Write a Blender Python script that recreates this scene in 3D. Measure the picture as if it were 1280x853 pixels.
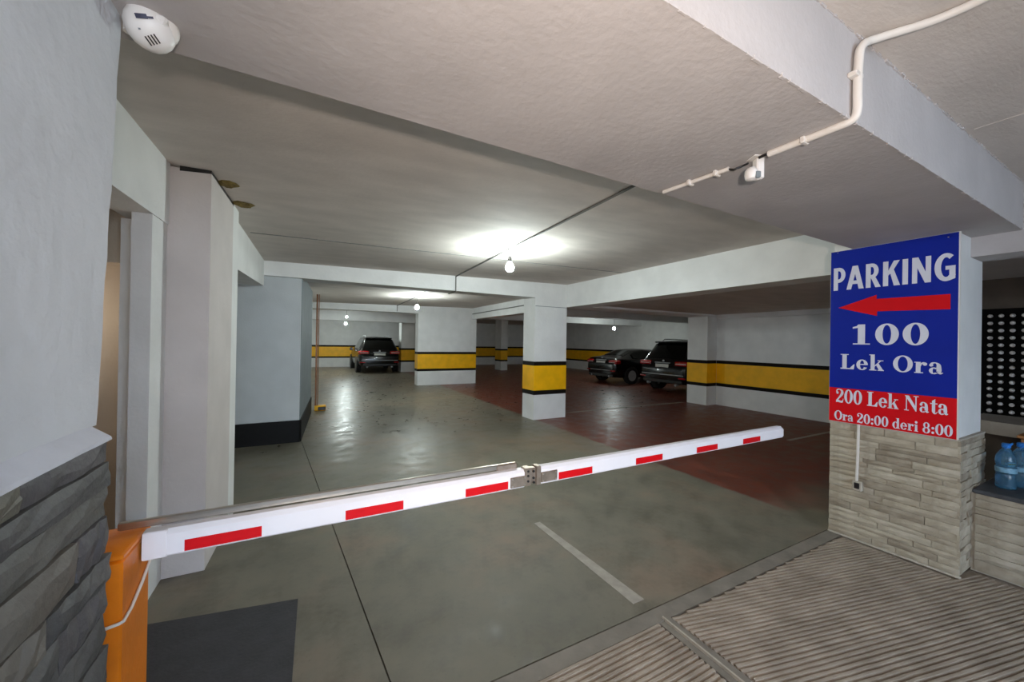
import bpy, bmesh, math, random
from mathutils import Vector, Matrix, Euler, noise

for o in list(bpy.data.objects):
    bpy.data.objects.remove(o)
SC = bpy.context.scene
COL = SC.collection
PI = math.pi

# ------------------------------------------------------------------ camera
def make_camera():
    a, p, r = math.radians(28.1), math.radians(.17), math.radians(-.95)
    F = Vector((math.sin(a)*math.cos(p), math.cos(a)*math.cos(p), math.sin(p)))
    R = Vector((math.cos(a), -math.sin(a), 0))
    U = R.cross(F)
    Rr = R*math.cos(r) - U*math.sin(r)
    Ur = R*math.sin(r) + U*math.cos(r)
    m = Matrix((Rr, Ur, -F)).transposed().to_4x4()
    m.translation = (0, 0, 1.6)
    cd = bpy.data.cameras.new('camera')
    cd.sensor_width = 36
    cd.lens = 470*36/1280
    cd.clip_start = .02
    c = bpy.data.objects.new('camera', cd)
    COL.objects.link(c)
    c.matrix_world = m
    SC.camera = c
make_camera()

# ------------------------------------------------------------------ world, sun, exposure
def make_world():
    w = bpy.data.worlds.new('world')
    SC.world = w
    w.use_nodes = True
    nt = w.node_tree
    nt.nodes.clear()
    out = nt.nodes.new('ShaderNodeOutputWorld')
    bg = nt.nodes.new('ShaderNodeBackground')
    bg.inputs['Color'].default_value = (.63, .79, 1.0, 1)     # even overcast sky outside the entrance
    bg.inputs['Strength'].default_value = 5.6
    nt.links.new(bg.outputs[0], out.inputs[0])
make_world()
def make_flash():
    # the photographer's flash, a little behind and beside the lens
    sd = bpy.data.lights.new('flash', 'SPOT')
    sd.energy = 86; sd.spot_size = math.radians(138); sd.spot_blend = 1.0
    sd.shadow_soft_size = .035; sd.color = (1.0, .85, .74)
    s = bpy.data.objects.new('flash', sd); COL.objects.link(s)
    s.location = (.05, -.24, 1.66)
    d = Vector((math.sin(math.radians(38)), math.cos(math.radians(38)), .12))
    s.rotation_euler = d.to_track_quat('-Z', 'Y').to_euler()
make_flash()
VS = SC.view_settings
SC.display_settings.display_device = 'sRGB'
VS.view_transform = 'Standard'
VS.look = 'None'
VS.gamma = 1
VS.use_curve_mapping = False
VS.exposure = 0.78
SC.cycles.use_denoising = True
SC.cycles.max_bounces = 10
SC.cycles.diffuse_bounces = 7
SC.cycles.sample_clamp_indirect = 6
BULB = 540          # emission of the hanging bulbs
# ------------------------------------------------------------------ materials
def lin(c):
    return tuple((x/255/12.92 if x/255 <= .04045 else ((x/255+.055)/1.055)**2.4) for x in c)
MATS = {}
def mat(name, rgb, rough=.6, metal=0, var=.12, scale=6, bump=0, bscale=60, rvar=0, spec=.5, coat=0, trans=0, detail=4, rgb2=None, stretch=None):
    """procedural principled material: noise-mottled colour between two tones, noise bump, noise roughness"""
    m = bpy.data.materials.new(name)
    m.use_nodes = True
    nt = m.node_tree
    b = nt.nodes['Principled BSDF']
    L = nt.links.new
    tc = nt.nodes.new('ShaderNodeTexCoord')
    vec = tc.outputs['Object']
    if stretch:
        mp = nt.nodes.new('ShaderNodeMapping')
        mp.inputs['Scale'].default_value = stretch
        L(vec, mp.inputs[0]); vec = mp.outputs[0]
    n = nt.nodes.new('ShaderNodeTexNoise')
    n.inputs['Scale'].default_value = scale
    n.inputs['Detail'].default_value = detail
    L(vec, n.inputs['Vector'])
    r = nt.nodes.new('ShaderNodeValToRGB')
    c = lin(rgb)
    c2 = lin(rgb2) if rgb2 else tuple(min(1, x*(1+var)) for x in c)
    c1 = c if rgb2 else tuple(x*(1-var) for x in c)
    r.color_ramp.elements[0].position = .32
    r.color_ramp.elements[1].position = .68
    r.color_ramp.elements[0].color = (*c1, 1)
    r.color_ramp.elements[1].color = (*c2, 1)
    L(n.outputs['Fac'], r.inputs[0])
    L(r.outputs[0], b.inputs['Base Color'])
    b.inputs['Metallic'].default_value = metal
    b.inputs['Roughness'].default_value = rough
    b.inputs['Specular IOR Level'].default_value = spec
    b.inputs['Coat Weight'].default_value = coat
    b.inputs['Coat Roughness'].default_value = .05
    b.inputs['Transmission Weight'].default_value = trans
    if rvar:
        mr = nt.nodes.new('ShaderNodeMapRange')
        mr.inputs['To Min'].default_value = max(.02, rough-rvar)
        mr.inputs['To Max'].default_value = min(1, rough+rvar)
        L(n.outputs['Fac'], mr.inputs['Value'])
        L(mr.outputs[0], b.inputs['Roughness'])
    if bump:
        n2 = nt.nodes.new('ShaderNodeTexNoise')
        n2.inputs['Scale'].default_value = bscale
        n2.inputs['Detail'].default_value = 5
        L(vec, n2.inputs['Vector'])
        bp = nt.nodes.new('ShaderNodeBump')
        bp.inputs['Strength'].default_value = bump
        bp.inputs['Distance'].default_value = .01
        L(n2.outputs['Fac'], bp.inputs['Height'])
        L(bp.outputs[0], b.inputs['Normal'])
    MATS[name] = m
    return m
def emit(name, rgb, strength):
    m = bpy.data.materials.new(name)
    m.use_nodes = True
    b = m.node_tree.nodes['Principled BSDF']
    b.inputs['Base Color'].default_value = (*rgb, 1)
    b.inputs['Emission Color'].default_value = (*rgb, 1)
    b.inputs['Emission Strength'].default_value = strength
    return m

def floor_material():
    """worn smooth concrete with oil-brown mottling; right of a painted edge the old red floor paint"""
    m = bpy.data.materials.new('garage_floor_concrete')
    m.use_nodes = True
    nt = m.node_tree
    b = nt.nodes['Principled BSDF']
    L = nt.links.new
    N = nt.nodes.new
    tc = N('ShaderNodeTexCoord')
    P = tc.outputs['Object']
    sep = N('ShaderNodeSeparateXYZ'); L(P, sep.inputs[0])
    def noise(scale, detail=5, rough=.55):
        n = N('ShaderNodeTexNoise'); n.inputs['Scale'].default_value = scale
        n.inputs['Detail'].default_value = detail; n.inputs['Roughness'].default_value = rough
        L(P, n.inputs['Vector']); return n.outputs['Fac']
    def ramp(f, stops):
        r = N('ShaderNodeValToRGB'); e = r.color_ramp.elements
        e[0].position, e[0].color = stops[0][0], (*stops[0][1], 1)
        e[1].position, e[1].color = stops[-1][0], (*stops[-1][1], 1)
        for s in stops[1:-1]:
            x = e.new(s[0]); x.color = (*s[1], 1)
        L(f, r.inputs[0]); return r.outputs[0]
    def math_(op, a, c):
        q = N('ShaderNodeMath'); q.operation = op
        for i, v in enumerate((a, c)):
            if isinstance(v, (int, float)): q.inputs[i].default_value = v
            else: L(v, q.inputs[i])
        return q.outputs[0]
    def mix(f, a, c, t='MIX'):
        q = N('ShaderNodeMix'); q.data_type = 'RGBA'; q.blend_type = t
        if isinstance(f, (int, float)): q.inputs['Factor'].default_value = f
        else: L(f, q.inputs['Factor'])
        L(a, q.inputs['A']); L(c, q.inputs['B']); return q.outputs['Result']
    big = noise(.9, 6); mid = noise(4.5, 7, .65); fine = noise(38, 4)
    conc = ramp(big, [(.3, lin((98, 96, 84))), (.5, lin((114, 110, 97))), (.7, lin((130, 113, 97)))])
    dirt = ramp(mid, [(.28, (.55, .53, .50)), (.42, (.84, .82, .79)), (.52, (1.0, .99, .97)), (.75, (1.16, 1.15, 1.13))])
    conc = mix(.9, conc, dirt, 'MULTIPLY')
    speck = ramp(fine, [(.22, (.6, .6, .6)), (.36, (1, 1, 1)), (.9, (1.04, 1.04, 1.04))])
    conc = mix(.7, conc, speck, 'MULTIPLY')
    st = ramp(noise(2.3, 8, .75), [(.36, (.74, .70, .66)), (.5, (1, 1, 1)), (.9, (1.05, 1.05, 1.05))])
    conc = mix(.75, conc, st, 'MULTIPLY')
    red = ramp(mid, [(.28, lin((66, 26, 17))), (.5, lin((104, 40, 25))), (.72, lin((128, 58, 38)))])
    wear = ramp(big, [(.35, lin((104, 74, 60))), (.6, lin((122, 92, 76)))])
    red = mix(math_('MULTIPLY', noise(1.7, 8, .7), .45), red, wear)
    # edge: x = 4.12 with a ragged border, near end at y = 2.2
    ex = math_('ADD', sep.outputs['X'], math_('MULTIPLY', math_('SUBTRACT', mid, .5), .12))
    fx = N('ShaderNodeMapRange'); L(ex, fx.inputs['Value'])
    fx.inputs['From Min'].default_value = 4.10; fx.inputs['From Max'].default_value = 4.16
    ey = math_('ADD', sep.outputs['Y'], math_('MULTIPLY', math_('SUBTRACT', big, .5), .9))
    fy = N('ShaderNodeMapRange'); L(ey, fy.inputs['Value'])
    fy.inputs['From Min'].default_value = 1.85; fy.inputs['From Max'].default_value = 2.3
    fac = math_('MULTIPLY', fx.outputs[0], fy.outputs[0])
    L(mix(fac, conc, red), b.inputs['Base Color'])
    rr = N('ShaderNodeMapRange'); L(mid, rr.inputs['Value'])
    rr.inputs['From Min'].default_value = .3; rr.inputs['From Max'].default_value = .7
    rr.inputs['To Min'].default_value = .22; rr.inputs['To Max'].default_value = .50
    dy = N('ShaderNodeMapRange'); L(sep.outputs['Y'], dy.inputs['Value'])      # dust tracked in near the entrance
    dy.inputs['From Min'].default_value = 2.5; dy.inputs['From Max'].default_value = 7
    dy.inputs['To Min'].default_value = .26; dy.inputs['To Max'].default_value = 0
    L(math_('ADD', rr.outputs[0], dy.outputs[0]), b.inputs['Roughness'])
    b.inputs['Specular IOR Level'].default_value = .55
    bp = N('ShaderNodeBump'); bp.inputs['Strength'].default_value = .12; bp.inputs['Distance'].default_value = .01
    L(noise(9, 6, .6), bp.inputs['Height']); L(bp.outputs[0], b.inputs['Normal'])
    return m

M_FLOOR = floor_material()
M_WALL = mat('white_wall_plaster', (226, 226, 224), .85, var=.05, scale=3, bump=.25, bscale=45)
M_ROUGHWALL = mat('rough_white_plaster', (204, 206, 210), .9, var=.06, scale=4, bump=.55, bscale=24)
M_CEIL = mat('painted_concrete_ceiling', (204, 196, 189), .88, var=.08, scale=2.2, bump=.2, bscale=30, stretch=(1, 2.4, 1))
M_BEAM = mat('painted_concrete_beam', (228, 228, 227), .85, var=.05, scale=3, bump=.3, bscale=26)
M_SLABEND = mat('rough_painted_concrete', (184, 179, 178), .9, var=.07, scale=3, bump=.22, bscale=38)
M_WARM = mat('warm_room_plaster', (205, 190, 170), .85, var=.05, scale=3, bump=.2)
M_PIER = mat('pier_plaster', (206, 198, 194), .85, var=.05, scale=3, bump=.25, bscale=40)
M_YEL = mat('yellow_band_paint', (245, 182, 0), .5, var=.08, scale=5, bump=.1)
M_BLK = mat('black_line_paint', (18, 12, 10), .7, var=.2, scale=8, spec=.2)
M_BASE = mat('black_baseboard_paint', (9, 9, 9), .6, var=.2, scale=8, spec=.25)
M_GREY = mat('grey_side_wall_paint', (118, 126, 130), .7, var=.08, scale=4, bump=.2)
M_SLATE = [mat('slate_stone_'+str(i), c, .62, var=.35, scale=7, bump=.8, bscale=22, rgb2=c2, rvar=.15) for i, (c, c2) in enumerate([
    ((78, 77, 74), (104, 102, 97)), ((66, 66, 66), (92, 91, 90)), ((88, 86, 76), (112, 108, 96)), ((72, 70, 72), (98, 95, 96)), ((92, 84, 74), (108, 104, 98))])]
M_STONE = [mat('beige_stone_'+str(i), c, .75, scale=11, bump=.8, bscale=32, rgb2=c2) for i, (c, c2) in enumerate([
    ((158, 147, 128), (182, 172, 153)), ((154, 143, 124), (178, 167, 148)), ((162, 152, 133), (188, 178, 160)), ((150, 138, 119), (173, 162, 143)), ((134, 122, 105), (160, 149, 131))])]
M_MORTAR = mat('pale_mortar', (178, 170, 156), .9, var=.12, scale=20, bump=.5)
M_MORTARD = mat('dark_mortar', (70, 68, 64), .9, var=.2, scale=20, bump=.5)
M_CAP = mat('white_mortar_cap', (200, 202, 210), .85, var=.05, scale=8, bump=.3)
M_RAMP = mat('ribbed_ramp_concrete', (142, 130, 116), .85, scale=5, bump=.5, bscale=60, rgb2=(170, 157, 142), detail=7)
M_APRON = mat('smooth_apron_concrete', (112, 106, 97), .7, scale=6, bump=.3, bscale=40, rgb2=(134, 127, 117), detail=7)
M_SUB = mat('dark_joint_filler', (52, 49, 44), .9, var=.2)
M_PATCH = mat('dark_floor_patch', (54, 54, 58), .7, var=.15, scale=9, bump=.3)
M_LINE = mat('worn_white_line_paint', (160, 154, 144), .7, var=.12, scale=14, bump=.2)
M_CHROME = mat('brushed_steel', (190, 182, 172), .28, metal=1, var=.08, scale=20, stretch=(1, 12, 12))
M_STEEL = mat('steel_plate', (160, 146, 132), .42, metal=.8, var=.15, scale=30)
M_BOOM = mat('white_boom_paint', (232, 230, 234), .4, var=.03, scale=4)
M_RED = mat('red_reflective_tape', (206, 0, 14), .5, var=.05, scale=30, spec=.25)
M_ORANGE = mat('orange_post_paint', (224, 122, 10), .42, var=.12, scale=6, bump=.15)
M_WHITEPL = mat('white_plastic', (224, 220, 216), .4, var=.03)
M_CREAM = mat('cream_conduit_plastic', (220, 214, 207), .45, var=.04, scale=10)
M_GREYPIPE = mat('grey_conduit', (112, 112, 108), .5, var=.08, scale=10)
M_DARKPL = mat('dark_plastic', (30, 28, 28), .4, var=.15)
M_LOGO = mat('dark_printed_mark', (58, 58, 78), .5, var=.15, scale=60)
M_BLUE = mat('blue_sign_print', (4, 32, 142), .55, var=.06, scale=4, spec=.2)
M_SRED = mat('red_sign_print', (206, 2, 18), .55, var=.05, scale=4, spec=.2)
M_SWHITE = mat('white_sign_print', (214, 214, 226), .4, var=.03, scale=9)
M_SEDGE = mat('white_sign_edge', (225, 222, 216), .5, var=.03)
M_FOAM = mat('ochre_expanding_foam', (98, 82, 44), .9, scale=22, rgb2=(136, 118, 66), bump=.8, bscale=50)
M_CARP = mat('black_car_paint', (5, 6, 7), .22, var=.1, spec=.4, coat=.25)
M_GLASS = mat('dark_tinted_car_glass', (7, 10, 9), .08, var=.1, spec=.4)
M_TYRE = mat('tyre_rubber', (20, 20, 20), .8, var=.15, scale=30)
M_RIM = mat('silver_alloy', (176, 178, 180), .35, metal=.25, var=.06)
M_TAIL = mat('red_tail_lamp_lens', (170, 8, 14), .15, var=.15, scale=40, coat=.5)
M_TAILW = mat('clear_tail_lamp_lens', (220, 190, 190), .15, var=.1, scale=40)
M_PLATE = mat('white_number_plate', (214, 214, 208), .4, var=.04)
M_CARTRIM = mat('dark_car_trim', (34, 34, 34), .45, var=.1)
M_BOTTLE = mat('blue_bottle_plastic', (120, 190, 232), .1, var=.06, trans=.85, bump=.15, bscale=30)
M_BCAP = mat('blue_cap_plastic', (36, 120, 205), .4, var=.05)
M_BLABEL = mat('clear_blue_label', (120, 165, 190), .35, var=.2, scale=60)
M_RACK = mat('black_rack_paint', (5, 5, 5), .8, var=.2, spec=.1)
M_GLINT = mat('pale_grey_glint', (222, 218, 218), .4, var=.05, scale=30)  # pale colour standing in for specular highlights on the rack
M_COUNTER = mat('pale_counter_top', (150, 142, 134), .6, var=.08)
M_WOOD = mat('orange_brown_wood', (142, 92, 52), .55, scale=5, rgb2=(164, 112, 66), stretch=(1, 8, 8))
M_SLATETOP = mat('dark_slate_slab', (66, 68, 72), .55, var=.2, scale=12, bump=.4)
M_BRASS = mat('orange_gate_post_paint', (112, 64, 14), .35, var=.15, metal=.3)
M_OUT = mat('outdoor_paving', (170, 168, 162), .9, var=.1, scale=2, bump=.2)
M_BULB = emit('lit_bulb_glass', (.86, .98, .96), BULB)
M_DIMBULB = emit('lit_dim_bulb_glass', (.86, .98, .96), 250)
M_WARMBULB = emit('lit_warm_bulb_glass', (1.0, .90, .78), 60)

# ------------------------------------------------------------------ mesh helpers
class MB:
    def __init__(s): s.v = []; s.f = []
    def add(s, vs, fs):
        o = len(s.v); s.v += [tuple(v) for v in vs]; s.f += [tuple(i+o for i in f) for f in fs]; return s
    def box(s, x0, x1, y0, y1, z0, z1):
        v = [(x, y, z) for z in (z0, z1) for x, y in ((x0, y0), (x1, y0), (x1, y1), (x0, y1))]
        return s.add(v, [(3, 2, 1, 0), (4, 5, 6, 7), (0, 1, 5, 4), (1, 2, 6, 5), (2, 3, 7, 6), (3, 0, 4, 7)])
    def prism(s, poly, z0, z1):
        """poly counter-clockwise in xy; z0 / z1 a number or a function of (x, y)"""
        n = len(poly); g = lambda z, p: z(*p) if callable(z) else z
        v = [(x, y, g(z0, (x, y))) for x, y in poly]+[(x, y, g(z1, (x, y))) for x, y in poly]
        f = [tuple(range(n-1, -1, -1)), tuple(range(n, 2*n))]+[(i, (i+1) % n, n+(i+1) % n, n+i) for i in range(n)]
        return s.add(v, f)
    def bevbox(s, x0, x1, y0, y1, z0, z1, b):
        v = []
        for z, i in ((z0, b), (z0+b, 0), (z1-b, 0), (z1, b)):
            xa, xb, ya, yb = x0+i, x1-i, y0+i, y1-i
            c = b*.7
            v += [(xa+c, ya, z), (xb-c, ya, z), (xb, ya+c, z), (xb, yb-c, z), (xb-c, yb, z), (xa+c, yb, z), (xa, yb-c, z), (xa, ya+c, z)]
        f = [tuple(range(7, -1, -1)), tuple(range(24, 32))]
        for k in range(3):
            f += [(k*8+i, k*8+(i+1) % 8, k*8+8+(i+1) % 8, k*8+8+i) for i in range(8)]
        return s.add(v, f)
    def tube(s, path, r, n=10, cap=True):
        path = [Vector(p) for p in path]; rr = r if isinstance(r, (list, tuple)) else [r]*len(path)
        v = []; f = []; up = None
        for i, p in enumerate(path):
            t = (path[min(i+1, len(path)-1)]-path[max(i-1, 0)]).normalized()
            if up is None: up = Vector((0, 0, 1)) if abs(t.z) < .9 else Vector((1, 0, 0))
            a = t.cross(up).normalized(); up = a.cross(t).normalized()
            v += [p+a*math.cos(k*2*PI/n)*rr[i]+up*math.sin(k*2*PI/n)*rr[i] for k in range(n)]
        for i in range(len(path)-1):
            f += [(i*n+k, i*n+n+k, i*n+n+(k+1) % n, i*n+(k+1) % n) for k in range(n)]
        if cap: f += [tuple(range(n)), tuple(range(len(path)*n-1, len(path)*n-n-1, -1))]
        return s.add(v, f)
    def lathe(s, prof, n=20, c=(0, 0, 0), axis='z', M=None, cap=True):
        v = []; f = []
        for r, h in prof:
            for k in range(n):
                a = 2*PI*k/n; x, y, z = r*math.cos(a), r*math.sin(a), h
                if axis == 'x': x, y, z = z, x, y
                if axis == 'y': x, y, z = y, z, x
                p = Vector((x, y, z))
                if M: p = M @ p
                v.append((p.x+c[0], p.y+c[1], p.z+c[2]))
        for i in range(len(prof)-1):
            f += [(i*n+k, i*n+(k+1) % n, i*n+n+(k+1) % n, i*n+n+k) for k in range(n)]
        if cap: f += [tuple(range(n-1, -1, -1)), tuple(range((len(prof)-1)*n, len(prof)*n))]
        return s.add(v, f)
    def mesh(s, name, m, smooth=False):
        me = bpy.data.meshes.new(name); me.from_pydata(s.v, [], s.f); me.update()
        bm = bmesh.new(); bm.from_mesh(me); bmesh.ops.recalc_face_normals(bm, faces=bm.faces); bm.to_mesh(me); bm.free()
        me.materials.append(m)
        if smooth:
            for p in me.polygons: p.use_smooth = True
            try: me.set_sharp_from_angle(angle=math.radians(38))
            except Exception: pass
        return me
def link(name, me, parent=None):
    o = bpy.data.objects.new(name, me); COL.objects.link(o)
    if parent: o.parent = parent
    return o
def obj(name, mb, m, parent=None, smooth=False):
    return link(name, mb.mesh(name, m, smooth), parent)
def tag(o, label, cat, group=None, kind=None):
    o['label'] = label; o['category'] = cat
    if group: o['group'] = group
    if kind: o['kind'] = kind
    return o
def thing(name, label, cat, loc=(0, 0, 0), rz=0, group=None):
    o = bpy.data.objects.new(name, None); COL.objects.link(o)
    o.location = loc; o.rotation_euler = (0, 0, rz); o.empty_display_size = .1
    return tag(o, label, cat, group)
def struct(name, mb, m, parent=None, label=None, smooth=False):
    o = obj(name, mb, m, parent, smooth)
    if parent is None: o['kind'] = 'structure'
    if label: o['label'] = label
    return o
def copy_thing(root, loc, rz, label):
    r = root.copy(); COL.objects.link(r); r.location = loc; r.rotation_euler = (0, 0, rz); r['label'] = label
    for ch in list(root.children):
        c = ch.copy(); COL.objects.link(c); c.parent = r
        for g in ch.children:
            d = g.copy(); COL.objects.link(d); d.parent = c
    return r
def cz(x, y=0):      # underside of the main ceiling slab
    return 2.74+.0211*(max(-2, min(4.9, x))+.8)
RND = random.Random(7)

# ------------------------------------------------------------------ floor
def build_floor():
    J = lambda y: .352-.0941*(y-1.811)
    fl = struct('floor', MB().box(-5, 17, -4, 25, -.09, -.035), M_SUB)
    g = .0035
    struct('floor_slab', MB().prism([(-5, 1.602), (J(1.602)-g, 1.602), (J(25)-g, 25), (-5, 25)], -.036, 0), M_FLOOR, fl)
    struct('floor_slab', MB().prism([(J(1.602)+g, 1.602), (17, 1.602), (17, 25), (J(25)+g, 25)], -.036, 0), M_FLOOR, fl)
    struct('floor_apron', MB().box(-5, 17, 1.50, 1.594, -.036, .0), M_APRON, fl)
    # ribbed ramp: two beds and a smooth channel between them
    struct('ramp_bed', MB().prism([(-.5, -4), (1.66, -4), (1.785, 1.494), (-.5, 1.494)], -.036, -.010), M_RAMP, fl)
    struct('ramp_bed', MB().prism([(1.90, -4), (17, -4), (17, 1.494), (1.90, 1.494)], -.036, -.010), M_RAMP, fl)
    struct('ramp_channel', MB().prism([(1.675, -4), (1.735, -4), (1.833, 1.52), (1.795, 1.52)], -.036, -.004), M_APRON, fl)
    struct('ramp_channel', MB().prism([(1.755, -4), (1.885, -4), (1.885, 1.52), (1.848, 1.52)], -.036, .001), M_APRON, fl)
    struct('channel_edge', MB().prism([(1.739, -4), (1.751, -4), (1.846, 1.52), (1.836, 1.52)], -.036, .009), M_MORTAR, fl)
    def ribs(inside, ang, pitch, c0, half):
        mb = MB(); d = Vector((math.cos(ang), math.sin(ang), 0)); nrm = Vector((-d.y, d.x, 0))
        for k in range(-90, 90):
            base = Vector(c0)+nrm*(k*pitch+RND.uniform(-.0015, .0015))
            ok = [t*.01 for t in range(int(-half*100), int(half*100)) if inside(*(base+d*(t*.01)).xy)]
            if len(ok) < 12: continue
            run = [t for q, t in enumerate(ok) if q % 8 == 0]+[ok[-1]]
            prev = None
            for t in run:
                w = pitch*.45+RND.uniform(-.001, .001); h = .003+RND.uniform(-.0018, .001)
                p = base+d*t+nrm*RND.uniform(-.0008, .0008)
                ring = [p-nrm*w+Vector((0, 0, -.012)), p-nrm*w*.5+Vector((0, 0, h)), p+nrm*w*.5+Vector((0, 0, h)), p+nrm*w+Vector((0, 0, -.012))]
                o = len(mb.v); mb.v += [tuple(q) for q in ring]
                if prev is not None:
                    mb.f += [(prev+i, o+i, o+i+1, prev+i+1) for i in range(3)]
                prev = o
        r = struct('ramp_ribs', mb, M_RAMP, fl); r['kind'] = 'stuff'
    ribs(lambda x, y: -.48 < x < 1.788-.0228*(1.494-y) and -.6 < y < 1.49, 0, .030, (0, .2, 0), 2.6)
    ribs(lambda x, y: (1.888 < x < 4.22) and -.8 < y < 1.49 and not (x > 3.97 and y > .80), math.radians(-13), .0275, (3, .3, 0), 3.0)
    struct('ground_outside', MB().box(-14, 20, -22, -4.01, -.12, -.03), M_OUT)
    mk = MB().prism([(1.772, 1.68), (1.866, 1.68), (1.822, 2.83), (1.763, 2.83)], .0005, .003)
    struct('floor_marking', mk, M_LINE)
    struct('floor_patch', MB().prism([(-.84, 1.61), (-.058, 1.61), (-.046, 2.645), (-.84, 2.79)], .0005, .004), M_PATCH)
    # faint bay lines on the red floor
    struct('bay_marking', MB().prism([(5.0, 6.98), (9.2, 6.98), (9.2, 7.05), (5.0, 7.05)], .0005, .003), M_LINE)
    struct('bay_marking', MB().prism([(7.2, 3.4), (9.5, 3.4), (9.5, 3.46), (7.2, 3.46)], .0005, .003), M_LINE)
build_floor()

# ------------------------------------------------------------------ shell
def band_ring(parent, x0, x1, y0, y1, zs=(.505, .59, 1.115, 1.20), e=.004):
    for nm, za, zb, m in (('black_line', zs[0], zs[1], M_BLK), ('yellow_band', zs[1], zs[2], M_YEL), ('black_line', zs[2], zs[3], M_BLK)):
        obj(nm, MB().box(x0-e, x1+e, y0-e, y1+e, za, zb), m, parent)

def build_shell():
    # ceilings
    c = MB()
    for xa, xb in ((-5, -2), (-2, 4.9), (4.9, 17)):
        c.prism([(xa, .7), (xb, .7), (xb, 25), (xa, 25)], cz, lambda x, y: 3.3)
    struct('ceiling', c, M_CEIL)
    struct('ceiling', MB().box(-5, 17, -4, .64, 2.752, 3.3), M_CEIL)
    # cast panel seams of the near ceiling, slightly proud
    for i, (x, y0) in enumerate(((3.0, .6), (4.1, .6))):
        struct('ceiling_seam', MB().prism([(x, -3.9), (x+.012, -3.9), (x+.03+.012, y0), (x+.03, y0)], 2.749, 2.76), M_CEIL)
    struct('ceiling_seam', MB().prism([(-.6, 4.93), (4.8, 4.93), (4.8, 4.945), (-.6, 4.945)], lambda x, y: cz(x)-.006, lambda x, y: cz(x)+.02), M_GREYPIPE)
    # low slab across the entrance with ragged arrises
    struct('ceiling_beam', MB().box(-2.2, 9.6, .63, 1.44, 2.43, 3.2), M_SLABEND, label='wide low concrete beam across the entrance')
    rag = MB()
    for k in range(130):
        x = -.4+k*.036+RND.uniform(-.01, .01)
        s = RND.uniform(.001, .0055)
        rag.bevbox(x, x+RND.uniform(.012, .05), .63-s*.5, .63+s*2, 2.43-s*.6, 2.43+s*2, s*.45)
    r = struct('beam_arris_crust', rag, M_SLABEND); r['kind'] = 'stuff'
    rag = MB()
    for k in range(150):
        x = .9+k*.024+RND.uniform(-.01, .01); s = min(.006, abs(RND.gauss(.0025, .002))+.001)
        rag.bevbox(x, x+RND.uniform(.01, .035), .63-s*RND.uniform(1, 1.9), .635, 2.752-s*RND.uniform(.8, 1.7), 2.756, s*.4)
    r = struct('beam_corner_crust', rag, M_SLABEND); r['kind'] = 'stuff'
    # cross beam over the middle pillar and the beams behind
    struct('ceiling_beam', MB().prism([(-.7, 6.62), (4.06, 6.62), (4.06, 7.0), (-.7, 7.0)], 2.53, 2.95), M_BEAM, label='white cross beam running left of the middle pillar')
    struct('ceiling_beam', MB().box(4.872, 5.27, 1.44, 7.0, 2.375, 2.95), M_BEAM, label='white beam from the middle pillar towards the sign')
    struct('ceiling', MB().box(5.27, 9.7, 1.44, 6.3, 2.42, 3.0), M_CEIL)
    struct('ceiling_beam', MB().box(5.27, 9.6, 6.3, 6.97, 2.375, 2.95), M_BEAM)
    struct('ceiling_beam', MB().box(9.56, 9.72, 1.5, 6.3, 2.31, 2.5), M_BEAM)
    struct('ceiling_beam', MB().box(5.4, 5.75, 7.0, 13.35, 2.45, 2.95), M_BEAM)
    struct('ceiling_beam', MB().box(-.3, 5.75, 13.35, 13.75, 2.57, 3.0), M_BEAM)
    struct('ceiling_beam', MB().box(5.75, 14.6, 10.0, 10.4, 2.5, 3.0), M_BEAM)
    struct('ceiling_beam', MB().box(5.75, 14.6, 13.5, 13.9, 2.5, 3.0), M_BEAM)
    struct('ceiling_beam', MB().box(-.3, 5.75, 16.9, 17.3, 2.38, 3.0), M_BEAM)
    # near left wall and its stone cladding are built in build_left_wall
    # second left wall plane with the first opening
    w = MB().prism([(-1.03, 1.5), (-.85, 1.5), (-.84, 3.26), (-1.03, 3.26)], lambda x, y: 2.245+.028*y, 2.9)
    w.box(-.94, -.848, 2.995, 3.26, 0, 2.5)
    w.prism([(-1.035, 3.15), (-.935, 3.15), (-.935, 3.27), (-1.035, 3.27)], 0, 2.32)
    struct('wall_left_middle', w, M_WALL)
    # warm lit side room behind it
    room = MB().box(-3.2, -.975, 3.9, 3.99, 0, 2.66).box(-3.3, -3.2, .5, 3.99, 0, 2.66).box(-3.2, -.85, .5, .6, 0, 2.75)
    room.box(-3.2, -1.03, 3.27, 3.4, 2.06, 2.75)
    struct('wall_side_room', room, M_WARM)
    # pier with the crack on top
    struct('pillar', MB().prism([(-.97, 3.26), (-.622, 3.26), (-.602, 3.95), (-.97, 3.95)], 0, lambda x, y: cz(x)-.022 if x > -.9 else cz(x)-.006), M_PIER,
           label='left wall pier with a crack under the ceiling')
    # wall behind the pier, second opening, lintel
    w = MB().prism([(-.97, 3.95), (-.605, 3.95), (-.60, 4.2), (-.97, 4.2)], 0, 2.9)
    w.prism([(-.97, 4.2), (-.66, 4.2), (-.63, 6.62), (-.97, 6.62)], lambda x, y: 2.26+.045*(y-4.2), 2.9)
    struct('wall_left_back', w, M_WALL)
    struct('wall_left_room', MB().box(-2.7, -2.6, 4.12, 6.7, 0, 2.8).box(-2.7, -.97, 4.0, 4.12, 0, 2.8), M_WALL)
    # block past the opening, black base
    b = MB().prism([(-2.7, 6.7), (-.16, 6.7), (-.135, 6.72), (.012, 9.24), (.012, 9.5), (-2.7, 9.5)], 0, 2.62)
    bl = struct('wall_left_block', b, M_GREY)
    obj('front_facing', MB().bevbox(-2.0, -.145, 6.685, 6.72, .33, 2.535, .012), M_BLOCK, bl)
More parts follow.
